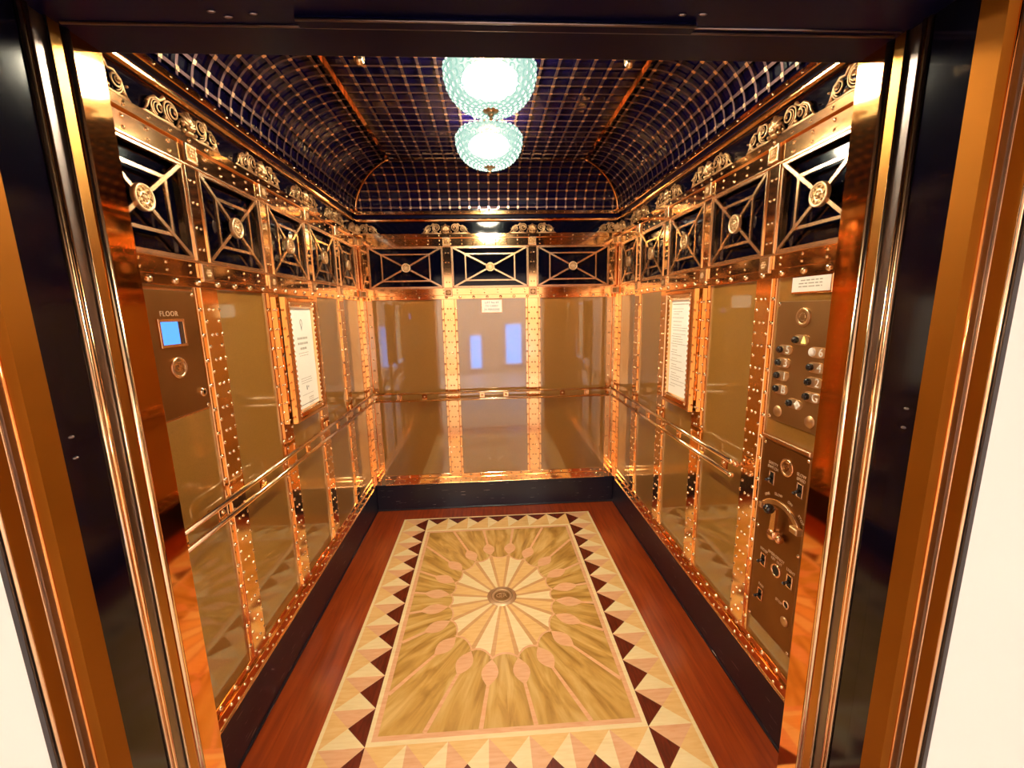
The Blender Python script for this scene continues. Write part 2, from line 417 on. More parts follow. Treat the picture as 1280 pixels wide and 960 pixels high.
# corner posts: an L of two flanges with the same rivets
for s, nm in ((-1, 'left'), (1, 'right')):
    e_ = empty('corner_post', T((s * R, D, 0)), 'riveted copper corner post where the %s wall meets the back wall' % nm, 'post', 'riveted corner posts')
    for (w, nm2) in (('B', 'back_flange'), ('S', 'side_flange')):
        mb = MB()
        mb.box((-.001, .232, -.03), (.045, 1.844, .007), 'copper', .002); mb.box((.045, .232, -.03), (.088, 1.844, .0), 'copper', .0015); mb.box((-.001, 2.149, -.03), (.088, 2.245, .006), 'copper', .0015); mb.box((-.001, 1.80, -.03), (.02, 2.2, .004), 'copper_deep')
        mb.box((.02, 1.844, -.03), (.086, 2.149, .006), 'copper', .0015); mb.box((.079, 1.846, .006), (.086, 2.147, .011), 'copper_light', .001)
        mb.box((.02, 1.846, .006), (.027, 2.147, .011), 'copper_light', .001)
        for k in range(16):
            mb.rivet(.017, .37 + SP * k, .007, .0062, 'rivet'); mb.rivet(.035, .37 + SP * k, .007, .0062, 'rivet'); mb.rivet(.066, .33 + SP * k, .0, .0085, 'rivet')
        for v in (1.885, 1.955, 2.035, 2.105): mb.rivet(.045, v, .006, .0055, 'rivet'); mb.rivet(.062, v, .006, .0055, 'rivet')
        for v in (1.806, 2.190): mb.box((.012, v - .028, .004), (.060, v + .028, .014), 'copper_light', .003); mb.box((.022, v - .018, .014), (.050, v + .018, .0145), 'bronze')
        # local frame of each flange: u runs away from the corner
        if w == 'B': X = Matrix(((-s, 0, 0, 0), (0, 0, -1, 0), (0, 1, 0, 0), (0, 0, 0, 1)))
        else: X = Matrix(((0, 0, -s, 0), (-1, 0, 0, 0), (0, 1, 0, 0), (0, 0, 0, 1)))
        flip = X.to_3x3().determinant() < 0
        if flip: mb.f = [f[::-1] for f in mb.f]
        o = mb.build(nm2, e_); o.data.transform(X)
# horizontal riveted beams
def beam(w, kind, label):
    if w == 'B': segs = [(-.93, -.333 - .0375), (-.333 + .0375, .329 - .0375), (.329 + .0375, .93)]; u0, u1 = -.930, .930
    else: u0, u1 = sorted((U(w, YF + .004), U(w, D - .087)))
    e_ = empty('riveted_beam', WM[w] @ T((0, 0, 0)), label, 'beam', 'riveted copper beams around the car')
    mb = MB(); mb2 = MB(); L = u1 - u0
    if kind == 'top':
        mb.box((u0, 2.149, -.03), (u1, 2.214, .005), 'copper', .001); mb.box((u0, 2.149, .005), (u1, 2.155, .011), 'copper_light', .001)
        mb2.box((u0, 2.214, -.03), (u1, 2.245, .016), 'copper', .002)
        n = int(L / SP)
        for k in range(n + 1):
            u = u0 + .03 + k * (L - .06) / n
            mb.rivet(u, 2.170, .005, .0065, 'rivet'); mb.rivet(u, 2.198, .005, .0065, 'rivet'); mb2.rivet(u, 2.229, .016, .0065, 'rivet')
        mb.build('web_plate', e_); mb2.build('upper_angle', e_)
    elif kind == 'mid':
        mb.box((u0, 1.788, -.03), (u1, 1.844, .005), 'copper', .001); mb.box((u0, 1.838, .005), (u1, 1.844, .011), 'copper_light', .001)
        mb2.box((u0, 1.755, -.03), (u1, 1.788, .010), 'copper', .002)
        n = int(L / .105)
        for k in range(n + 1):
            u = u0 + .03 + k * (L - .06) / n
            mb.rivet(u, 1.826, .005, .0055, 'rivet'); mb.rivet(u, 1.803, .005, .0055, 'rivet')
            mb2.rivet(u + .02, 1.771, .010, .012, 'rivet')
        mb.build('web_plate', e_); mb2.build('retaining_strip', e_)
    else:
        mb.box((u0, .232, -.03), (u1, .282, .008), 'copper', .0015); mb2.box((u0, .282, -.03), (u1, .312, .0), 'copper', .0015)
        mb.box((u0, .232, .008), (u1, .236, .014), 'copper_light', .001)
        n = int(L / SP)
        for k in range(n + 1):
            u = u0 + .03 + k * (L - .06) / n
            mb.rivet(u, .250, .008, .0068, 'rivet'); mb.rivet(u + SP / 2, .268, .008, .0068, 'rivet'); mb2.rivet(u, .298, .0, .0100, 'rivet')
        mb.build('web_plate', e_); mb2.build('retaining_strip', e_)
for w in 'LRB':
    beam(w, 'top', 'riveted copper beam along the %s wall above the black openwork frieze' % SIDE[w])
    beam(w, 'mid', 'riveted copper beam along the %s wall between frieze and tan panes' % SIDE[w])
    beam(w, 'low', 'riveted copper rail along the %s wall just above the baseboard' % SIDE[w])
# tan panes
paneL = ['behind the floor display plate', 'between floor display plate and framed notice', 'behind the framed notice with the small symbols', 'just past the framed notice, towards the back', 'next to the back corner']
paneR = ['behind the two control panels by the door', 'under the open end of the handrail', 'behind the framed page of rules', 'just past the framed page of rules, towards the back', 'next to the back corner']
def pane(w, a, b_, lab, grp):
    mb = MB(); c = (a + b_) / 2; h = abs(b_ - a) / 2
    mb.box((-h, .305, -.030), (h, 1.760, -.007), 'glass'); o = mb.build('wall_panel', mw=WM[w] @ T((c, 0, 0)))
    tag(o, lab, 'panel', grp)
for w, wh in (('L', paneL), ('R', paneR)):
    for i in range(5):
        y0 = posts_side[i] + .036; y1 = posts_side[i + 1] - .036 if i < 4 else D - .046
        if i == 0: y0 = YF + .002
        pane(w, U(w, y0), U(w, y1), 'tall tan panel, %s wall, %s' % (SIDE[w], wh[i]), 'tan panels of the side walls')
pane('B', -.97, -.369, 'tall tan panel at the left of the back wall', 'tan panels of the back wall')
pane('B', -.297, .293, 'tall tan middle panel of the back wall, under the capacity sign', 'tan panels of the back wall')
pane('B', .365, .97, 'tall tan glossy panel at the right of the back wall', 'tan panels of the back wall')
# openwork frieze panels
def rosette(mb, r, n):
    prof = [(0, n + .011), (r * .16, n + .011), (r * .2, n + .007), (r * .34, n + .008), (r * .40, n + .006), (r * .46, n + .0075), (r * .80, n + .0075), (r * .84, n + .010), (r * .97, n + .010), (r, n + .006), (r, n - .004)]
    mb.lathe(prof, 'brass_light', T((0, 0, 0)), 28)
    mb.lathe([(r * .46, n + .0078), (r * .79, n + .0078)], 'bronze', T((0, 0, 0)), 28)
    mb.lathe([(r * .21, n + .0083), (r * .33, n + .0083)], 'bronze', T((0, 0, 0)), 20)
    for k in range(12):
        t = 2 * PI * (k + .5) / 12; mb.ball((r * .70 * math.cos(t), r * .70 * math.sin(t), n + .008), (r * .06, r * .06, .003), 'brass_light', 6, 4)
    for k in range(8):
        t = 2 * PI * k / 8; mb.ball((r * .62 * math.cos(t), r * .62 * math.sin(t), n + .008), (r * .13, r * .13, .004), 'brass', 6, 4)
    for k in range(6):
        t = 2 * PI * k / 6; mb.ball((r * .28 * math.cos(t), r * .28 * math.sin(t), n + .008), (r * .09, r * .09, .004), 'brass', 6, 4)
def grille(w, c, h, rat, lab, grp, rr, proto_=None):
    v0, v1 = 1.845, 2.150; hv = (v1 - v0) / 2
    mw = WM[w] @ T((c, v0 + hv, 0))
    if proto_ is not None: return copy_tree(proto_, mw, lab)
    e_ = empty('frieze_panel', mw, lab, 'panel', grp)
    mb = MB(); mb.box((-h, -hv, -.030), (h, hv, -.024), 'black'); mb.build('black_backing', e_)
    mb = MB(); t = .0055
    for (a, b_) in (((-h, -hv), (h, -hv + 2 * t)), ((-h, hv - 2 * t), (h, hv)), ((-h, -hv), (-h + 1.6 * t, hv)), ((h - 1.6 * t, -hv), (h, hv))): mb.box((a[0], a[1], -.008), (b_[0], b_[1], .006), 'copper_light', .001)
    a, b2 = h * rat, hv * rat
    def bar(p, q, wd=.0052, n1=.004):
        d = Vector((q[0] - p[0], q[1] - p[1])); L_ = d.length; d.normalize(); n_ = Vector((-d.y, d.x)) * wd
        mb.prism([(p[0] + n_.x, p[1] + n_.y), (p[0] - n_.x, p[1] - n_.y), (q[0] - n_.x, q[1] - n_.y), (q[0] + n_.x, q[1] + n_.y)], -.004, n1, 'copper_light')
    for sx in (-1, 1):
        bar((sx * a, -b2), (sx * a, b2)); bar((-a, sx * b2), (a, sx * b2))
        for sy in (-1, 1): bar((sx * .01, sy * .01 * hv / h), (sx * (h - .004), sy * (hv - .004)), .0062, .0052)
    mb.build('lattice', e_)
    mb = MB(); rosette(mb, rr, .004); mb.build('rosette', e_)
    return e_
gL = [None, 'nearest the car door, above the floor indicator', 'above the tan panel with the pale sticker reflection', 'above the framed symbol notice', 'second from the back corner', 'in the back corner']
gp = None
for w in 'LR':
    names = (['nearest the car door, above the floor indicator', 'second from the door, above plain panel', 'above the framed symbol notice', 'second from the back corner', 'next to the back corner'] if w == 'L' else
             ['nearest the car door, above the button panel', 'second from the door, above the handrail end', 'above the framed rules page', 'second from the back corner', 'next to the back corner'])
    for i in range(5):
        c = posts_side[i] + .23; h = .1925
        lab = 'black frieze panel with crossed bars, %s wall, %s' % (SIDE[w], names[i])
        if i == 4: grille(w, U(w, (2.96 + .038 + D - .087) / 2), (D - .087 - 2.998) / 2, .55, lab, 'openwork frieze panels of the side walls', .034)
        elif gp is None: gp = grille(w, U(w, c), h, .55, lab, 'openwork frieze panels of the side walls', .038)
        else: grille(w, U(w, c), h, .55, lab, None, .038, gp)
for a, b_, nm in ((-.930, -.371, 'left'), (-.295, .291, 'middle'), (.367, .930, 'right')):
    grille('B', (a + b_) / 2, (b_ - a) / 2, .65, '%s one of the three wide black frieze panels on the back wall' % nm, 'openwork frieze panels of the back wall', .033)
# black frieze board, crown rod and rim
k_ = 0
for w in 'LRB':
    k_ += 1
    if w == 'B': u0, u1 = -R + .001, R - .001
    else: u0, u1 = sorted((U(w, YF + .002), U(w, D - .001)))
    mb = MB(); mb.box((u0, 2.245, -.03), (u1, 2.330, 0), 'black')
    o = mb.build('trim_%d' % k_, mw=WM[w]); tag(o, 'black polished band above the top beam of the %s wall' % SIDE[w], kind='structure')
    mb = MB(); N = 10
    prof = [(-.03, 2.329), (.004, 2.329)] + [(.012 + .015 * math.cos(a), 2.343 + .013 * math.sin(a)) for a in [(-PI * .6 + PI * 1.2 * j / N) for j in range(N + 1)]] + [(.004, 2.356), (-.03, 2.357)]
    vs = [(u0, v, n) for n, v in prof] + [(u1, v, n) for n, v in prof]; K = len(prof)
    mb.add(vs, [(i, i + 1, K + i + 1, K + i) for i in range(K - 1)], 'copper'); mb.build('crown_rod', o)
    mb = MB(); mb.box((u0, 2.384, -.03), (u1, 2.410, .016), 'copper', .003)
    n = int((u1 - u0) / .0715)
    for k in range(n + 1): mb.rivet(u0 + .02 + k * .0715, 2.397, .016, .0048, 'rivet')
    mb.build('riveted_rim', o)
    mb = MB(); mb.box((u0, 2.357, -.03), (u1, 2.385, -.010), 'black_soft'); mb.build('shadow_gap', o)

# ------------------------------------------------------------------ scroll ornaments
def half_scroll(mb, s):
    def sp(cx, cy_, r0, turns, a0, dirn, rad, n0):
        pts = []; rl = []; K = int(26 * turns)
        for i in range(K + 1):
            f = i / K; a = a0 + dirn * 2 * PI * turns * f; rr = r0 * (1 - .86 * f)
            pts.append((s * (cx + rr * math.cos(a)), cy_ + rr * math.sin(a), n0 + .012 * f)); rl.append(rad * (1 - .3 * f))
        mb.tube(pts, rl, 'brass', 6); mb.ball((s * cx, cy_, n0 + .014), (rad * 1.4,) * 3, 'brass', 8, 5)
    sp(.068, .042, .034, 1.9, -PI * .55, 1, .0037, .012)
    sp(.068, .042, .0265, 1.2, -PI * .55, 1, .0024, .014)
    sp(.128, .030, .026, 1.7, -PI * .6, 1, .0032, .012)
    sp(.128, .030, .0195, 1.1, -PI * .5, 1, .0021, .014)
    for pts, rr in (([(.030, .004, .010), (.050, .000, .012), (.085, .003, .012), (.110, .002, .012), (.145, .002, .010), (.170, .006, .008), (.186, .001, .006)], [.004, .006, .007, .006, .006, .0045, .002]),
                    ([(.085, .072, .012), (.098, .066, .014), (.110, .055, .012), (.128, .058, .012), (.150, .045, .010), (.160, .022, .009), (.170, .008, .008)], [.003, .006, .004, .005, .005, .004, .003])):
        mb.tube([(s * a, b_, c) for a, b_, c in pts], rr, 'brass', 6)
    for (a, b_, r_) in ((.094, .068, .008), (.100, .012, .007), (.152, .010, .005), (.040, .012, .007), (.165, .034, .004)): mb.ball((s * a, b_, .014), (r_, r_, .006), 'brass', 7, 4)
def shell(mb):
    for k in range(-3, 4):
        t = PI / 2 + k * .42; L_ = .038 if k % 2 == 0 else .033
        pts = [(0, .018, .014), (.5 * L_ * math.cos(t), .020 + .5 * L_ * math.sin(t) * 1.1, .026), (L_ * math.cos(t), .022 + L_ * math.sin(t) * 1.15, .020), (L_ * 1.1 * math.cos(t), .022 + L_ * 1.2 * math.sin(t), .010)]
        mb.tube(pts, [.005, .0065, .0065, .003], 'brass', 6)
    mb.ball((0, .024, .022), (.011, .013, .010), 'brass'); mb.ball((0, .006, .016), (.016, .009, .010), 'brass')
    for s in (-1, 1):
        mb.ball((s * .018, .010, .014), (.009, .008, .008), 'brass', 8, 5); mb.ball((s * .024, .026, .018), (.006, .010, .008), 'brass', 8, 5)
        mb.tube([(s * .006, .030, .026), (s * .020, .040, .020), (s * .032, .034, .014), (s * .036, .020, .010)], [.004, .005, .005, .003], 'brass', 6)
mb = MB(); half_scroll(mb, 1); half_scroll(mb, -1)
mb2 = MB(); shell(mb2)
orn = None
oL = ['nearest the car door, partly behind the jamb', 'second from the car door', 'third from the car door', 'fourth from the car door', 'second from the back corner']
for w in 'LR':
    for i, y in enumerate(posts_side):
        mw = WM[w] @ T((U(w, y + (.06 if i == 0 else 0)), 2.245, 0)); lab = 'cast brass double scroll ornament, %s wall band, %s' % (SIDE[w], oL[i])
        if orn is None:
            orn = empty('scroll_ornament', mw, lab, 'ornament', 'brass scrolls on the side bands'); mb.build('scrolls', orn); mb2.build('shell', orn)
        else: copy_tree(orn, mw, lab)
copy_tree(orn, WB @ T((-.333, 2.245, 0)), 'left one of the two whole brass scroll ornaments on the back wall band', 'brass scrolls on the back band')
copy_tree(orn, WB @ T((.329, 2.245, 0)), 'right one of the two whole brass scroll ornaments on the back wall band', 'brass scrolls on the back band')
for s, nm in ((-1, 'left'), (1, 'right')):
    e_ = empty('corner_scroll_ornament', T((s * R, D, 2.245)), 'brass scroll ornament folded round the %s back corner under the ceiling' % nm, 'ornament', 'brass scrolls folded round the corners')
    for kk in (0, 1):
        m3_ = MB(); half_scroll(m3_, 1)
        X = Matrix(((-s, 0, 0, 0), (0, 0, -1, 0), (0, 1, 0, 0), (0, 0, 0, 1))) if kk == 0 else Matrix(((0, 0, -s, 0), (-1, 0, 0, 0), (0, 1, 0, 0), (0, 0, 0, 1)))
        if X.to_3x3().determinant() < 0: m3_.f = [f[::-1] for f in m3_.f]
        o = m3_.build('scroll_half', e_); o.data.transform(X)
    m3_ = MB(); shell(m3_); o = m3_.build('shell', e_)
    o.data.transform(T((-s * .012, -.012, 0)) @ Matrix.Rotation(s * -PI / 4, 4, 'Z') @ Matrix(((1, 0, 0, 0), (0, 0, -1, 0), (0, 1, 0, 0), (0, 0, 0, 1))))

# ------------------------------------------------------------------ coved ceiling
CX, CY = .345, .350; XA, YB = 1.0 - CX, 3.40 - CY; ZH = ZC - ZR
def cove(t, out=0.):   # t 0 at rim .. 1 at flat: (inset, z)
    a = t * PI / 2; return (1 - math.cos(a)) , ZR + ZH * math.sin(a)
NT = 20
mb = MB()
YN = YF + .003
ringv = []
for j in range(NT + 1):
    i_, z = cove(j / NT); x = 1.0 - CX * i_; y = 3.40 - CY * i_
    ringv.append([(-x, YN, z), (-x, y, z), (x, y, z), (x, YN, z)])
for j in range(NT):
    a, b_ = ringv[j], ringv[j + 1]
    for k in range(3): mb.add([a[k], a[k + 1], b_[k + 1], b_[k]], [(0, 1, 2, 3)], 'ceil', True)
t_ = ringv[-1]; mb.add(t_, [(0, 1, 2, 3)], 'ceil')
mb.box((-R - .03, YF - .05, ZC + .02), (R + .03, D + .03, ZC + .06), 'ceil')
ce = mb.build('ceiling'); ce['kind'] = 'structure'
# lattice: thin bronze straps held 10 mm off the glass
def surf(kind, t, a, off=.012):
    """kind 'L','R' side coves (a = y), 'B' back cove (a = x); returns point and tangent frame, t in 0..1"""
    ang = t * PI / 2; cN = Vector((math.cos(ang) / CX, 0, math.sin(ang) / ZH)).normalized()  # outward normal in (inset axis, z)
    ins = CX * (1 - math.cos(ang)); z = ZR + ZH * math.sin(ang)
    if kind == 'L': return Vector((-1.0 + ins + cN.x * off, a, z - cN.z * off))
    if kind == 'R': return Vector((1.0 - ins - cN.x * off, a, z - cN.z * off))
    insb = CY * (1 - math.cos(ang)); return Vector((a, 3.40 - insb - cN.x * off, z - cN.z * off))
def ribbon(mb, pts, wdir, w, m_):
    vs = []; fs = []
    for p in pts: vs += [tuple(p - wdir * w / 2), tuple(p + wdir * w / 2)]
    for i in range(len(pts) - 1): fs.append((2 * i, 2 * i + 1, 2 * i + 3, 2 * i + 2))
    mb.add(vs, fs, m_)
    off = Vector((0, 0, .0015))
def ribbonT(mb, pts, wdirs, w, m_):
    vs = []; fs = []
    for p, wd in zip(pts, wdirs): vs += [tuple(p - wd * w / 2), tuple(p + wd * w / 2)]
    for i in range(len(pts) - 1): fs.append((2 * i, 2 * i + 1, 2 * i + 3, 2 * i + 2))
    mb.add(vs, fs, m_)
mb = MB(); nd = MB(); SW = .0115; PX = 2 * XA / 18; PY = .0715
ysl = []; y = YB - PY
while y > YN + .02: ysl.append(y); y -= PY
xs = [-XA + PX * i for i in range(1, 18)]
zf = ZC - .012
for x in xs: mb.box((x - SW / 2, YN, zf - .001), (x + SW / 2, YB, zf + .001), 'strip')
for y in ysl: mb.box((-XA, y - SW / 2, zf - .0022), (XA, y + SW / 2, zf - .0011), 'strip')
for x in xs:
    for y in ysl: nd.box((x - .008, y - .008, zf - .0035), (x + .008, y + .008, zf - .0020), 'node')
NA = 7; tl_ = [(j + .35) / NA for j in range(NA)]
def tmit(off):       # cove parameter at which inset reaches off
    return math.acos(max(-1, 1 - off)) / (PI / 2)
Yv, Xv = Vector((0, 1, 0)), Vector((1, 0, 0))
def nrm(kind, t):
    ang = t * PI / 2; c = Vector((math.cos(ang) / CX, 0, math.sin(ang) / ZH)).normalized()
    return Vector((c.x, 0, -c.z)) if kind == 'L' else Vector((-c.x, 0, -c.z)) if kind == 'R' else Vector((0, -c.x, -c.z))
def tang(kind, t):
    n_ = nrm(kind, t); return n_.cross(Xv if kind == 'B' else Yv).normalized()
def node(kind, t, a):
    p = surf(kind, t, a, .0145); w1 = tang(kind, t) * .008; w2 = (Xv if kind == 'B' else Yv) * .008
    nd.add([tuple(p - w1 - w2), tuple(p + w1 - w2), tuple(p + w1 + w2), tuple(p - w1 + w2)], [(0, 1, 2, 3)], 'node')
for kind in 'LR':
    allx = list(ysl); y = YB
    while y < 3.39: allx.append(y); y += PY
    for a in allx:
        t0 = 0.0
        t1 = 1.0 if a <= YB else tmit((3.40 - a) / CY)
        if t1 < .03: continue
        ts = [t0 + (t1 - t0) * j / 14 for j in range(15)]
        ribbonT(mb, [surf(kind, t, a, .011) for t in ts], [Yv] * 15, SW, 'strip')
        for t in tl_:
            if t < t1 - .01: node(kind, t, a)
    for t in tl_:
        y1 = 3.40 - CY * (1 - math.cos(t * PI / 2)); wd = tang(kind, t)
        ribbonT(mb, [surf(kind, t, YN, .0125), surf(kind, t, y1, .0125)], [wd, wd], SW, 'strip')
allx = [-XA + PX * i for i in range(-4, 23)]
for a in allx:
    t1 = 1.0 if abs(a) <= XA + 1e-6 else tmit((1.0 - abs(a)) / CX)
    if t1 < .03: continue
    ts = [t1 * j / 14 for j in range(15)]
    ribbonT(mb, [surf('B', t, a, .011) for t in ts], [Xv] * 15, SW, 'strip')
    for t in tl_:
        if t < t1 - .01: node('B', t, a)
for t in tl_:
    x1 = 1.0 - CX * (1 - math.cos(t * PI / 2)); wd = tang('B', t)
    ribbonT(mb, [surf('B', t, -x1, .0125), surf('B', t, x1, .0125)], [wd, wd], SW, 'strip')
mb.build('strap_lattice', ce); nd.build('lattice_nodes', ce)
# copper ribs
for s in (-1, 1):
    mb = MB(); mb.box((s * XA - .011, YN, zf - .010), (s * XA + .011, YB, zf + .010), 'copper_deep', .0); mb.build('copper_rib', ce)
    mb = MB(); pts = []
    for j in range(21):
        t = j / 20; p1 = surf('L' if s < 0 else 'R', t, 0, .014); p2 = surf('B', t, 0, .014); pts.append((p1.x, p2.y, p1.z))
    mb.tube(pts, .0125, 'copper', 8); mb.build('copper_rib', ce)
mb = MB(); mb.box((-XA, YB - .006, zf - .006), (XA, YB + .006, zf + .004), 'copper', 0); mb.build('copper_rib', ce)
# two little bell-shaped ceiling fittings by the door
for x, nm in ((-.505, 'left'), (.565, 'right')):
    mb = MB(); mb.lathe([(.0, -.022), (.010, -.021), (.018, -.010), (.022, 0), (.022, .028)], 'rivet', N=16)
    o = mb.build('ceiling_stud', mw=T((x, 1.885, 2.632))); tag(o, 'small pale cone-shaped stud on the lattice ceiling, %s of the big lamp' % nm, 'stud', 'studs on the ceiling')

# ------------------------------------------------------------------ lamps
def lamp(mw, lab, P0=None):
    if P0 is not None:
        o = copy_tree(P0, mw, lab)
    else:
        o = empty('ceiling_lamp', mw, lab, 'ceiling lamp', 'hobnail glass ceiling lamps')
        mb = MB()      # bowl with rows of hobnails
        prof = [(.028, -.118), (.060, -.114), (.095, -.103), (.125, -.085), (.147, -.060), (.161, -.032), (.169, -.002), (.172, .014), (.166, .034), (.150, .048), (.128, .056), (.106, .060), (.055, .066)]
        mb.lathe(prof, 'lamp', N=56)
        import bisect
        L_ = [0]
        for a, b_ in zip(prof[:-1], prof[1:]): L_.append(L_[-1] + math.hypot(a[0] - b_[0], a[1] - b_[1]))
        s_ = .012; row = 0
        while s_ < L_[-1] - .06:
            i = max(0, bisect.bisect(L_, s_) - 1); i = min(i, len(prof) - 2); f = (s_ - L_[i]) / (L_[i + 1] - L_[i])
            r_ = prof[i][0] + f * (prof[i + 1][0] - prof[i][0]); h = prof[i][1] + f * (prof[i + 1][1] - prof[i][1])
            d = Vector((prof[i + 1][0] - prof[i][0], prof[i + 1][1] - prof[i][1])).normalized(); nn = Vector((d.y, -d.x))
            step = .0185 + .0125 * min(1, s_ / .16); n = max(8, int(2 * PI * r_ / step)); br = step * .44
            for k in range(n):
                a = 2 * PI * (k + .5 * (row % 2)) / n; ca, sa = math.cos(a), math.sin(a)
                Z = Vector((nn.x * ca, nn.x * sa, nn.y)); Y_ = Vector((-sa, ca, 0)); X_ = Y_.cross(Z)
                Mx = Matrix(((X_.x, Y_.x, Z.x, r_ * ca), (X_.y, Y_.y, Z.y, r_ * sa), (X_.z, Y_.z, Z.z, h), (0, 0, 0, 1)))
                vs = []; fs = []
                for q, (rr, hh) in enumerate(((1, .05), (.74, .5), (.45, .82))):
                    for j in range(8): vs.append((br * rr * math.cos(PI * j / 4), br * rr * math.sin(PI * j / 4), br * hh))
                vs.append((0, 0, br * .92))
                for q in range(2):
                    for j in range(8): fs.append((q * 8 + j, q * 8 + (j + 1) % 8, q * 8 + 8 + (j + 1) % 8, q * 8 + 8 + j))
                    if q == 0: mb.add(vs, fs, 'lamp_edge', True, Mx); fs = []
                for j in range(8): fs.append((16 + j, 16 + (j + 1) % 8, 24))
                mb.add(vs, fs, 'lamp', True, Mx)
            s_ += step * .92; row += 1
        mb.build('glass_bowl', o)
        mb = MB(); mb.lathe([(.0, -.150), (.006, -.149), (.008, -.143), (.005, -.138), (.011, -.133), (.013, -.127), (.008, -.122), (.030, -.119), (.034, -.114), (.0, -.112)], 'brass', N=20); mb.build('finial', o)
        mb = MB(); mb.lathe([(.046, .060), (.056, .064), (.058, .074), (.044, .082), (.044, .118), (.0, .118)], 'bronze', N=32); mb.build('ceiling_ring', o)
        mb = MB(); mb.ball((0, 0, -.014), (.108, .108, .050), 'bulb', 24, 14); mb.build('bulb', o)
        mb = MB(); mb.lathe([(.020, .030), (.022, .100)], 'bronze', N=16); mb.build('bulb_holder', o)
    return o
ZL = 2.540
LY = (1.815, 2.465)
LP = lamp(T((0, LY[0], ZL)), 'nearer and larger-looking hobnail glass bowl lamp on the ceiling, by the door')
lamp(T((0, LY[1], ZL)), 'further hobnail glass bowl lamp on the ceiling, towards the back wall', LP)
# ------------------------------------------------------------------ handrails
def rail(w, u0, u1, brs, lab, near_end=None):
    e_ = empty('handrail', WM[w] @ T((0, 0, 0)), lab, 'handrail', 'copper twin-bar handrails')
    for v in (1.020, .962):
        mb = MB(); mb.tube([(u0, v, .050), (u1, v, .050)], .0098, 'rivet', 12)
        for u in (u0, u1): mb.ball((u, v, .050), .0130, 'rivet')
        if near_end is not None and v > 1: mb.tube([(near_end, v, .05), (near_end, v, .012)], .007, 'copper_light', 10); mb.ball((near_end, v, .05), .0125, 'copper_light')
        mb.build('bar', e_)
    for u in brs:
        mb = MB(); mb.box((u - .020, .962, .034), (u + .020, 1.020, .042), 'copper', .001); mb.tube([(u, .991, -.0065), (u, .991, .036)], .008, 'copper', 8)
        b_ = mb.build('bracket', e_)
        mb = MB(); mb.rivet(u, .991, .042, .0095, 'rivet'); mb.build('bolt', b_)
bs = []
for c in (1.33, 1.80, 2.25, 2.70, 3.155): bs += [c - .097, c + .097]
rail('L', 1.18, D - .058, bs, 'copper twin-bar handrail along the left wall, passing behind the door jamb')
rail('R', -(D - .058), -1.63, [-b_ for b_ in bs if b_ > 1.64], 'copper twin-bar handrail along the right wall, ending before the control panels', -1.60)
rail('B', -R + .058, R - .058, [-.76, -.56, -.097, .097, .56, .76], 'copper twin-bar handrail across the back wall')

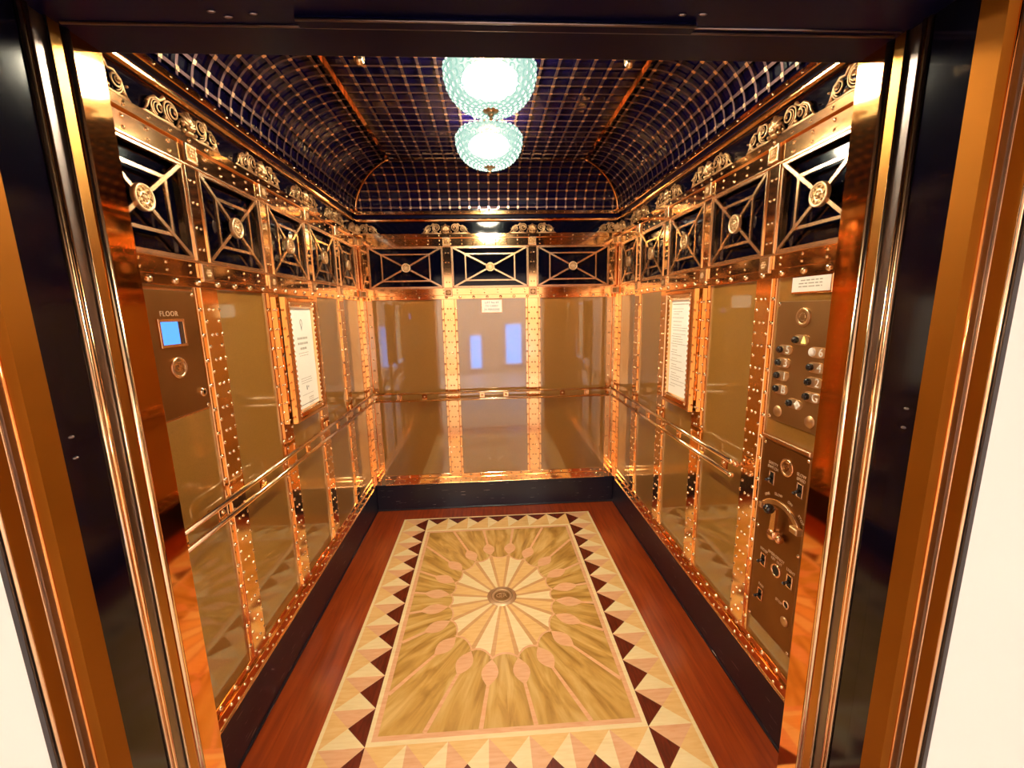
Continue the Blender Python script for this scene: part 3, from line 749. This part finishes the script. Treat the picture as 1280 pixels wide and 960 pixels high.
# ------------------------------------------------------------------ framed notices
def frame(w, ya, yb, v0, v1, lab, kind):
    u0, u1 = sorted((U(w, ya), U(w, yb))); c = (u0 + u1) / 2; h = (u1 - u0) / 2; hv = (v1 - v0) / 2
    e_ = empty('framed_notice', WM[w] @ T((c, v0 + hv, 0)), lab, 'framed notice')
    mb = MB(); t = .052
    prof = [(0, .016), (0, .040), (.006, .046), (.018, .046), (.022, .040), (.036, .036), (.040, .040), (.048, .036), (t, .028), (t, .016)]
    loop = []
    for d, n_ in prof: loop.append([(-h + d, -hv + d, n_), (h - d, -hv + d, n_), (h - d, hv - d, n_), (-h + d, hv - d, n_)])
    for j in range(len(prof) - 1):
        for k in range(4):
            k2 = (k + 1) % 4; mb.add([loop[j][k], loop[j][k2], loop[j + 1][k2], loop[j + 1][k]], [(0, 1, 2, 3)], 'copper')
    for sgn in (-1, 1):     # beaded inner edge
        n = int(2 * hv / .026)
        for k in range(n): mb.ball((sgn * (h - .044), -hv + .03 + (2 * hv - .06) * k / (n - 1), .038), (.0045, .009, .005), 'rivet', 6, 4)
    n = int(2 * h / .026)
    for sgn in (-1, 1):
        for k in range(n): mb.ball((-h + .04 + (2 * h - .08) * k / (n - 1), sgn * (hv - .044), .038), (.009, .0045, .005), 'rivet', 6, 4)
    mb.build('frame', e_)
    mb = MB(); pw, ph = h - t, hv - t; mb.box((-pw, -ph, .018), (pw, ph, .024), 'paper')
    ln = lambda x0, x1, y_, hh, m_: mb.box((x0, y_ - hh, .0242), (x1, y_ + hh, .0246), m_)
    def words(x0, x1, y_, hh, m_):
        x = x0
        while x < x1 - .004:
            L_ = random.uniform(.008, .022); L_ = min(L_, x1 - x); ln(x, x + L_, y_, hh, m_); x += L_ + .005
    if kind == 'notice':
        top = ph
        # lamp-like outline mark
        ring = [(.011 * math.sin(a) * (1 if math.cos(a) > -.3 else .75), top - .075 + .020 * math.cos(a), .0245) for a in [2 * PI * i / 20 for i in range(21)]]
        mb.tube(ring, .0012, 'ink', 5); mb.prism([(-.005, top - .094), (.005, top - .094), (0, top - .113)], .0242, .0248, 'ink')
        for k, hw in enumerate((.058, .058, .036)): words(-hw, hw, top - .150 - .026 * k, .0055, 'ink_pale')
        for k, hw in enumerate((.062, .052)): words(-hw, hw, top - .225 - .013 * k, .0014, 'ink_pale')
        for k in range(3): words(-.065, .065, top - .355 - .012 * k, .0014, 'ink_pale')
        mb.box((-.012, top - .418, .0242), (-.004, top - .396, .0248), 'ink'); mb.prism([(.006, top - .403), (.016, top - .398), (.012, top - .410)], .0242, .0248, 'ink')
        words(-.068, .068, top - .440, .0012, 'ink_pale')
        for k in range(5): words(.005, .062, top - .462 - .010 * k, .0014 if k else .002, 'ink_pale')
        ln(-pw + .006, pw - .006, -ph + .018, .0014, 'ink')
    else:
        words(-pw + .014, pw - .02, ph - .020, .0030, 'ink_pale'); y_ = ph - .045; k = 0
        while y_ > -ph + .03:
            L_ = random.choice((.06, .12, .15, .17, .10))
            words(-pw + .016 + (0 if k % 3 == 0 else .012), min(-pw + .03 + L_, pw - .01), y_, .0016, 'ink_pale'); y_ -= random.choice((.0135, .0135, .020)); k += 1
    mb.build('sheet', e_)
frame('L', 2.073, 2.437, 1.132, 1.742, 'copper-framed white notice with small symbols, left wall above the handrail', 'notice')
frame('R', 2.060, 2.395, 1.130, 1.748, 'copper-framed white page of rules, right wall above the handrail', 'rules')

# ------------------------------------------------------------------ signs, display, control panels
def emblem(e_, u, v, n, r, name='emblem'):
    mb = MB(); X = T((u, v, n))
    mb.lathe([(0, .003), (r * .76, .003)], 'bronze', X, 28); mb.lathe([(r * .74, .003), (r * .80, .006), (r * .96, .006), (r, .003), (r, 0)], 'copper_light', X, 28)
    o = mb.build(name, e_)
    for s_, dx, sz in (('G', -.36, 1.05), ('T', 0, 1.45), ('R', .36, 1.05)): text('letter', s_, r * sz, 'copper_light', o, T((u + dx * r, v, n + .0045)), .003)
def screw(mb, u, v, n, r=.006): mb.rivet(u, v, n, r, 'rivet', .5)
# left: floor indicator
e_ = empty('floor_indicator', WL @ T((1.381, 1.545, 0)), 'bronze floor indicator plate with blue screen and monogram, left wall', 'floor indicator')
mb = MB(); mb.box((-.135, -.205, -.02), (.135, .205, -.006), 'copper_light', .002); mb.box((-.128, -.196, -.006), (.128, .196, .002), 'bronze_dark', .003)
for a in (-.118, .118):
    for b_ in (-.186, .186): screw(mb, a, b_, .002, .0075)
mb.build('plate', e_)
mb = MB()
for (a, b_) in (((-.056, .022), (.056, .031)), ((-.056, .100), (.056, .109)), ((-.056, .031), (-.047, .100)), ((.047, .031), (.056, .100))): mb.box((a[0], a[1], .002), (b_[0], b_[1], .008), 'copper_light', .001)
bz = mb.build('bezel', e_)
mb = MB(); mb.box((-.047, .031, .002), (.030, .100, .0035), 'screen'); mb.box((.030, .031, .002), (.047, .100, .0035), 'dark'); mb.build('screen', bz)
text('lettering', 'FLOOR', .022, 'engrave', e_, T((0, .124, .0028)), .001, 1.15)
emblem(e_, .003, -.043, .002, .034)
mb = MB(); mb.lathe([(.007, .010), (.013, .010), (.016, .006), (.016, 0)], 'rivet', T((.094, -.138, .002)), 16); ks = mb.build('key_switch', e_); mb = MB(); mb.lathe([(0, .004), (.008, .004)], 'dark', T((.094, -.138, .004)), 12); mb.build('keyhole', ks)
# back wall capacity sign
e_ = empty('capacity_sign', WB @ T((.002, 1.698, 0)), 'small white capacity sign at the top of the middle back panel', 'sign')
mb = MB(); mb.box((-.083, -.052, -.007), (.083, .052, .000), 'copper', .002); mb.box((-.079, -.048, .0), (.079, .048, .002), 'paper'); mb.build('plate', e_)
for s_, v in (('LIFT No 69', .027), ('TO CARRY', .0), ('24 PERSONS', -.027)): text('lettering', s_, .021 if v else .019, 'ink', e_, T((0, v, .0024)), .0006, 1.1)
# right wall white notice above the button panel
e_ = empty('notice_plate', WR @ T((-1.350, 1.724, 0)), 'small white three-line notice at the top of the right wall above the lift buttons', 'sign')
mb = MB(); mb.box((-.088, -.028, -.02), (.088, .030, .004), 'copper', .002); mb.box((-.083, -.022, .004), (.083, .026, .006), 'paper')
for k in range(3):
    x = -.052 + (.008 if k == 0 else 0)
    while x < .046:
        L_ = random.uniform(.010, .026); mb.box((x, .013 - .010 * k, .006), (min(x + L_, .050), .0165 - .010 * k, .0063), 'ink_pale'); x += L_ + .005
mb.build('plate', e_)
# button panel
bx = -1.372
e_ = empty('button_panel', WR @ T((bx, 1.459, 0)), 'bronze button panel with black buttons and white numerals, right wall', 'control panel')
mb = MB(); mb.box((-.140, -.232, -.02), (.140, .245, -.008), 'copper_light', .002); mb.box((-.130, -.218, -.008), (.130, .214, .002), 'bronze', .003)
for a in (-.121, .121):
    for b_ in (-.208, .204): screw(mb, a, b_, .002, .0075)
mb.build('plate', e_)
mb = MB(); X = T((.004, .160, .002)); mb.lathe([(0, .004), (.020, .004)], 'bronze', X, 24); mb.lathe([(.020, .004), (.024, .006), (.030, .006), (.032, .003), (.032, 0)], 'brass', X, 24)
for k in range(12): mb.ball((.004 + .013 * math.cos(k * PI / 6), .160 + .013 * math.sin(k * PI / 6), .007), (.0025, .0025, .001), 'brass', 6, 4)
mb.build('speaker_boss', e_)
def button(u, v, s_, m_, badge=True):
    mb = MB(); L_, r_ = .030, .017
    poly = [(u + L_ * .9 + r_ * math.cos(a), v + r_ * math.sin(a)) for a in [-PI / 2 + PI * j / 8 for j in range(9)]] + [(u - .010 + r_ * math.cos(a), v + r_ * math.sin(a)) for a in [PI / 2 + PI * j / 8 for j in range(9)]]
    mb.prism(poly, .002, .0055, 'brass_light'); o = mb.build('number_plate', e_)
    mb = MB()
    if s_ != '6': mb.lathe([(0, .019), (.008, .018), (.012, .014), (.012, .005)], 'dark', T((u - .012, v, 0)), 16)
    else: mb.lathe([(0, .012), (.010, .012), (.014, .009), (.014, .005)], 'white_num', T((u - .012, v, 0)), 16)
    mb.build('push_button', o)
    if s_ == '*':
        mb = MB(); mb.lathe([(0, .007), (.011, .0065), (.013, .005)], 'white_num', T((u + .022, v, 0)), 16)
        for k in range(4): a = k * PI / 2; mb.ball((u + .022 + .012 * math.cos(a), v + .012 * math.sin(a), .006), (.004, .004, .002), 'white_num', 6, 4)
        mb.build('alarm_symbol', o)
    elif s_ == 'bell':
        mb = MB(); mb.prism([(u + .013, v - .010), (u + .031, v - .010), (u + .027, v + .003), (u + .022, v + .013), (u + .017, v + .003)], .0055, .0068, 'lit_num'); mb.build('lit_symbol', o)
    else: text('numeral', s_, .040, m_, o, T((u + .024, v, .0062)), .0012)
# u grows towards the door; positions relative to the plate
for u, v, s_ in ((-.004, .084, 'bell'), (-.076, .045, '5'), (-.080, -.002, '3'), (-.080, -.049, '1'), (-.079, -.098, 'B'), (.074, .049, '6'), (.074, .0, '4'), (.072, -.049, '2'), (.070, -.098, 'G'), (-.004, -.136, '*')):
    button(u, v, s_, 'white_num')
for a in (-.078, .079):
    mb = MB(); mb.lathe([(0, .006), (.012, .006), (.014, .004), (.019, .004), (.021, 0)], 'brass', T((a, -.181, .002)), 20); mb.build('key_switch', e_)
# lower operating panel
ox, oz = -1.389, .781
e_ = empty('operating_panel', WR @ T((ox, oz, 0)), 'tall bronze operating panel with lever on brass arc, right wall', 'control panel')
mb = MB(); mb.box((-.124, -.390, -.019), (.124, .392, -.008), 'copper_light', .002); mb.box((-.120, -.378, -.008), (.120, .376, .002), 'bronze_dark', .003)
for b_ in (-.368, 0.02, .366): screw(mb, -.111, b_, .002, .0065); screw(mb, .111, b_, .002, .0065)
mb.box((-.124, .384, -.006), (.124, .400, .012), 'copper_light', .003); mb.build('plate', e_)
emblem(e_, .018, .308, .002, .033)
def rocker(u, v, nm, lines):
    mb = MB(); a, b_ = .015, .026; t = .005
    for p, q in (((-a, -b_), (a, -b_ + t)), ((-a, b_ - t), (a, b_)), ((-a, -b_), (-a + t, b_)), ((a - t, -b_), (a, b_))): mb.box((u + p[0], v + p[1], .002), (u + q[0], v + q[1], .006), 'copper_light', .001)
    mb.box((u - a + t, v - b_ + t, .002), (u + a - t, v + b_ - t, .0025), 'slot'); o = mb.build('switch_surround', e_)
    mb = MB(); mb.tube([(u, v, .002), (u - .004, v - .008, .020)], .0055, 'dark', 10); mb.ball((u - .004, v - .008, .021), .0065, 'dark'); mb.build('toggle', o)
    for k, s_ in enumerate(lines): text('lettering', s_, .0155, 'engrave', e_, T((u, v + b_ + .012 + .016 * (len(lines) - 1 - k), .0026)), .0008)
rocker(-.055, .242, 'a', ('SAFETY', 'SWITCH')); rocker(.088, .252, 'b', ('SLOW', 'SPEED'))
rocker(-.059, -.098, 'c', ('INDEP.',)); rocker(.087, -.094, 'd', ('LIGHT',)); rocker(-.058, -.248, 'e', ('FAN',))
hub = (.006, .045)
# quadrant
def arcpts(r_, a0, a1, n_, k=14): return [(hub[0] + r_ * math.sin(a0 + (a1 - a0) * j / k), hub[1] + r_ * math.cos(a0 + (a1 - a0) * j / k), n_) for j in range(k + 1)]
mb = MB(); A0, A1 = -.85, .95
o_, i_ = arcpts(.128, A0, A1, 0), arcpts(.108, A0, A1, 0)
poly = [(p[0], p[1]) for p in o_] + [(p[0], p[1]) for p in i_[::-1]]
for k in range(14): mb.prism([poly[k], poly[k + 1], poly[27 - k + 1 - 0], poly[28 - k + 1 - 0]], .002, .008, 'brass')
mb.tube([(p[0], p[1], .009) for p in o_], .003, 'rivet', 6)
p = arcpts(.118, A1, A1, 0)[0]; mb.box((p[0] - .018, p[1] - .012, .002), (p[0] + .018, p[1] + .010, .026), 'brass', .003)
p = arcpts(.118, A0, A0, 0)[0]; mb.box((p[0] - .008, p[1] - .012, .002), (p[0] + .008, p[1] + .010, .022), 'brass', .002)
mb.build('quadrant', e_)
for s_, a in (('FINE', -.55), ('SLOW', -.12), ('OFF', .30), ('STOP', .75)):
    text('lettering', s_, .015, 'engrave', e_, T((hub[0] + .147 * math.sin(a), hub[1] + .147 * math.cos(a), .0026)) @ Matrix.Rotation(-a, 4, 'Z'), .0008)
mb = MB(); ta = .06; tip = (hub[0] + .108 * math.sin(ta), hub[1] + .108 * math.cos(ta))
d = Vector((tip[0] - hub[0], tip[1] - hub[1])).normalized(); n_ = Vector((-d.y, d.x)) * .013
mb.prism([(hub[0] + n_.x, hub[1] + n_.y), (hub[0] - n_.x, hub[1] - n_.y), (tip[0] - n_.x * .8, tip[1] - n_.y * .8), (tip[0] + n_.x * .8, tip[1] + n_.y * .8)], .022, .032, 'copper_light')
mb.lathe([(0, .040), (.012, .038), (.020, .034), (.022, .002)], 'copper_light', T((hub[0], hub[1], 0)), 20)
mb.ball((hub[0] + .030, hub[1] - .004, .018), (.014, .018, .016), 'copper_light')
lv = mb.build('lever', e_)
mb = MB(); mb.tube([(tip[0], tip[1], .03), (tip[0], tip[1], .046)], .009, 'copper_light', 10); mb.ball((tip[0] + .002, tip[1], .054), .019, 'dark', 16, 10); mb.build('lever_knob', lv)
for u, v, r_, nm in ((.015, -.098, .026, 'emergency_button'), (.084, -.190, .015, 'bell_push')):
    mb = MB(); mb.lathe([(r_ * .72, .002), (r_ * .74, .007), (r_, .007), (r_, .002)], 'copper_light', T((u, v, 0)), 24); mb.lathe([(0, .004), (r_ * .73, .004)], 'slot', T((u, v, 0)), 20); mb.build(nm, e_)
mb = MB(); mb.lathe([(0, .006), (.014, .006), (.018, .003), (.018, 0)], 'brass', T((.082, -.260, .002)), 20); mb.build('key_cap', e_)
text('lettering', 'EMERGENCY', .0155, 'engrave', e_, T((.008, -.046, .0026)), .0008); text('lettering', 'KEY  OUT', .0135, 'engrave', e_, T((.012, -.062, .0026)), .0008)
text('lettering', 'STOP', .015, 'engrave', e_, T((.045, -.205, .0026)), .0008)

# ------------------------------------------------------------------ door surrounds
def vstrip(s, x0, x1, y0, y1, m_, z0=0., z1=HZ + .002, c=0):
    mb = MB(); a, b_ = sorted((s * x0, s * x1)); mb.box((a, y0, z0), (b_, y1, z1), m_); return mb
def vround(s, x, y, r_, m_, z1=HZ):
    mb = MB(); mb.tube([(s * x, y, 0), (s * x, y, z1)], r_, m_, 12, up=Vector((0, 1, 0))); return mb
k_ = 3
for s, nm in ((-1, 'left'), (1, 'right')):
    k_ += 1
    e_ = bpy.data.objects.new('trim_%d' % k_, None); COL.objects.link(e_); tag(e_, 'copper and bronze jamb of the car entrance, %s side' % nm, kind='structure')
    vround(s, .7515, .8735, .0075, 'rivet').build('copper_bead', e_)
    vstrip(s, .754, .80, .862, .8812, 'copper_deep').build('copper_return', e_)
    vstrip(s, .7485, .80, .842, .862, 'bronze_gloss').build('bronze_strip', e_)
    vround(s, .7500, .8395, .0026, 'rivet').build('bright_line', e_)
    vstrip(s, .7535, .80, .812, .842, 'steel_dark').build('steel_channel', e_)
    vround(s, .7515, .8085, .0045, 'copper').build('copper_bead', e_); vround(s, .7525, .8000, .0040, 'copper_light').build('copper_bead', e_)
    vstrip(s, .7535, .80, .7965, .812, 'copper').build('bead_backing', e_)
    k_ += 1
    e2 = bpy.data.objects.new('trim_%d' % k_, None); COL.objects.link(e2); tag(e2, 'stepped bronze jamb of the landing entrance, %s side' % nm, kind='structure')
    vstrip(s, .7485, .79, .676, .716, 'bronze_jamb', z1=2.6).build('bronze_strip', e2)
    vstrip(s, .7700, .80, .664, .676, 'steel_dark', z1=2.6).build('steel_groove', e2)
    vround(s, .7700, .6760, .0035, 'copper_deep', 2.6).build('bronze_line', e2)
    vstrip(s, .7745, .81, .636, .664, 'bronze_jamb', z1=2.6).build('outer_strip', e2)
    vround(s, .7765, .662, .0030, 'copper_light', 2.6).build('bright_line', e2)
    vround(s, .7780, .6360, .0035, 'copper_light', 2.6).build('bright_edge', e2)
    vstrip(s, .7815, .79, .629, .636, 'dark', z1=2.6).build('dark_seam', e2)
# retracted doors: only their glossy black leading edges show
for s, nm, n1, n2 in ((-1, 'left', 1, 3), (1, 'right', 2, 4)):
    for (y0, y1, x, nn, what) in ((.7585, .7945, .7540, n1, 'car'), (.7175, .7545, .7500, n2, 'landing')):
        o = vstrip(s, x, 1.35, y0, y1, 'door_black', .01, HZ).build('door_%d' % nn); tag(o, 'glossy black leading edge of the %s door slid open to the %s' % (what, nm), kind='structure')
        if what == 'landing':
            for z in (1.462, 1.425):
                mb = MB(); mb.ball((s * x, (y0 + y1) / 2, z), (.004, .005, .0028), 'steel_dark', 8, 5); mb.build('door_screw', o)
# head of the opening
mb = MB(); mb.box((-1.4, .636, HZ), (1.4, .8795, HZ + .1), 'black_soft'); hd = mb.build('trim_8'); tag(hd, 'dark underside of the door head across the top of the opening', kind='structure')
mb = MB(); mb.box((-.7475, .8795, HZ), (.7475, YF, HZ + .012), 'black_soft'); mb.build('car_soffit', hd)
mb = MB(); mb.tube([(-.74, .856, HZ - .001), (.74, .856, HZ - .001)], .0028, 'steel_dark', 8); mb.build('steel_line', hd)
mb = MB(); mb.box((-.345, .829, HZ - .006), (.345, .851, HZ), 'black_soft'); mb.tube([(-.345, .829, HZ - .006), (.345, .829, HZ - .006)], .0028, 'steel_dark', 8); mb.build('track_plate', hd)
mb = MB(); mb.tube([(.30, .842, HZ - .001), (.74, .842, HZ - .001)], .0018, 'steel_dark', 8); mb.build('steel_line', hd)
mb = MB()
for x_, y_ in ((-.475, .822), (-.455, .835), (-.41, .826), (.345, .806), (.31, .808)): mb.ball((x_, y_, HZ - .001), (.008, .003, .002), 'steel_dark', 8, 4)
mb.build('soffit_screws', hd)
# ------------------------------------------------------------------ landing hall (in front of and behind the camera)
for s, nm in ((-1, 'left'), (1, 'right')):
    x0, x1 = sorted((s * .790, s * 3.2)); slab('wall_hall_%s' % nm, (x0, .629, 0), (x1, .700, 3.0), 'plaster')
slab('wall_hall_head', (-.79, .629, 2.6), (.79, .700, 3.0), 'plaster')
slab('wall_hall_side_left', (-3.3, -4.6, 0), (-3.2, .70, 3.0), 'plaster'); slab('wall_hall_side_right', (3.2, -4.6, 0), (3.3, .70, 3.0), 'plaster')
slab('wall_hall_rear', (-3.3, -4.7, 0), (3.3, -4.6, 3.0), 'plaster')
slab('ceiling_hall', (-3.3, -4.7, 3.0), (3.3, .75, 3.08), 'plaster')
slab('floor_hall', (-3.3, -4.7, -.06), (3.3, .86, -.002), 'hall_floor')
wn = 0
for (x0, x1, z0, z1) in ((.45, .86, .25, 1.30), (-.50, -.22, .15, 1.02)):
    wn += 1; mb = MB(); mb.box((x0 - .05, -4.60, z0 - .05), (x1 + .05, -4.56, z1 + .05), 'plaster'); o = mb.build('window_%d' % wn); o['kind'] = 'structure'
    mb = MB(); mb.box((x0, -4.56, z0), (x1, -4.555, z1), 'day'); mb.build('window_pane', o)
for (x, y) in ((-1.6, -.9), (1.6, -.9), (-1.2, -3.2), (1.2, -3.2)):  # added, unseen lights: whiten the hall walls and brighten the back panels
    e_ = empty('hall_fill_light', T((x, y, 3.0)), 'added fill light on the hall ceiling, unseen, %s' % ('left of the viewer' if x < 0 and y > -2 else 'right of the viewer' if y > -2 else 'far behind on the left' if x < 0 else 'far behind on the right'), 'ceiling light', 'added hall fill lights')
    mb = MB(); mb.box((-.36, -.36, -.03), (.36, .36, 0), 'plaster'); mb.build('housing', e_)
    mb = MB(); mb.box((-.32, -.32, -.036), (.32, .32, -.03), 'fill_near' if y > -2 else 'tube'); mb.build('diffuser', e_)

# ------------------------------------------------------------------ world, camera, view
w_ = bpy.data.worlds.new('world'); SC.world = w_; w_.use_nodes = True
w_.node_tree.nodes['Background'].inputs[0].default_value = (1., .85, .7, 1); w_.node_tree.nodes['Background'].inputs[1].default_value = .05
cam = bpy.data.cameras.new('camera'); co = bpy.data.objects.new('camera', cam); COL.objects.link(co); SC.camera = co
fw = Vector((.05525207, .98166774, -.18241614)); rt = Vector((.99803085, -.05973109, -.01914755)); up = Vector((.02969245, .180999, .98303495))
co.matrix_world = Matrix(((rt.x, up.x, -fw.x, -.03842624), (rt.y, up.y, -fw.y, 0), (rt.z, up.z, -fw.z, 1.65867661), (0, 0, 0, 1)))
cam.sensor_width = 36; cam.lens = 529.0221 / 1280 * 36; cam.shift_x = -(640.751 - 640) / 1280; cam.shift_y = (486.52 - 480) / 1280
cam.clip_start = .02
vs_ = SC.view_settings; vs_.view_transform = 'Standard'; vs_.look = 'None'; vs_.exposure = 1.2; vs_.gamma = 1; vs_.use_curve_mapping = False
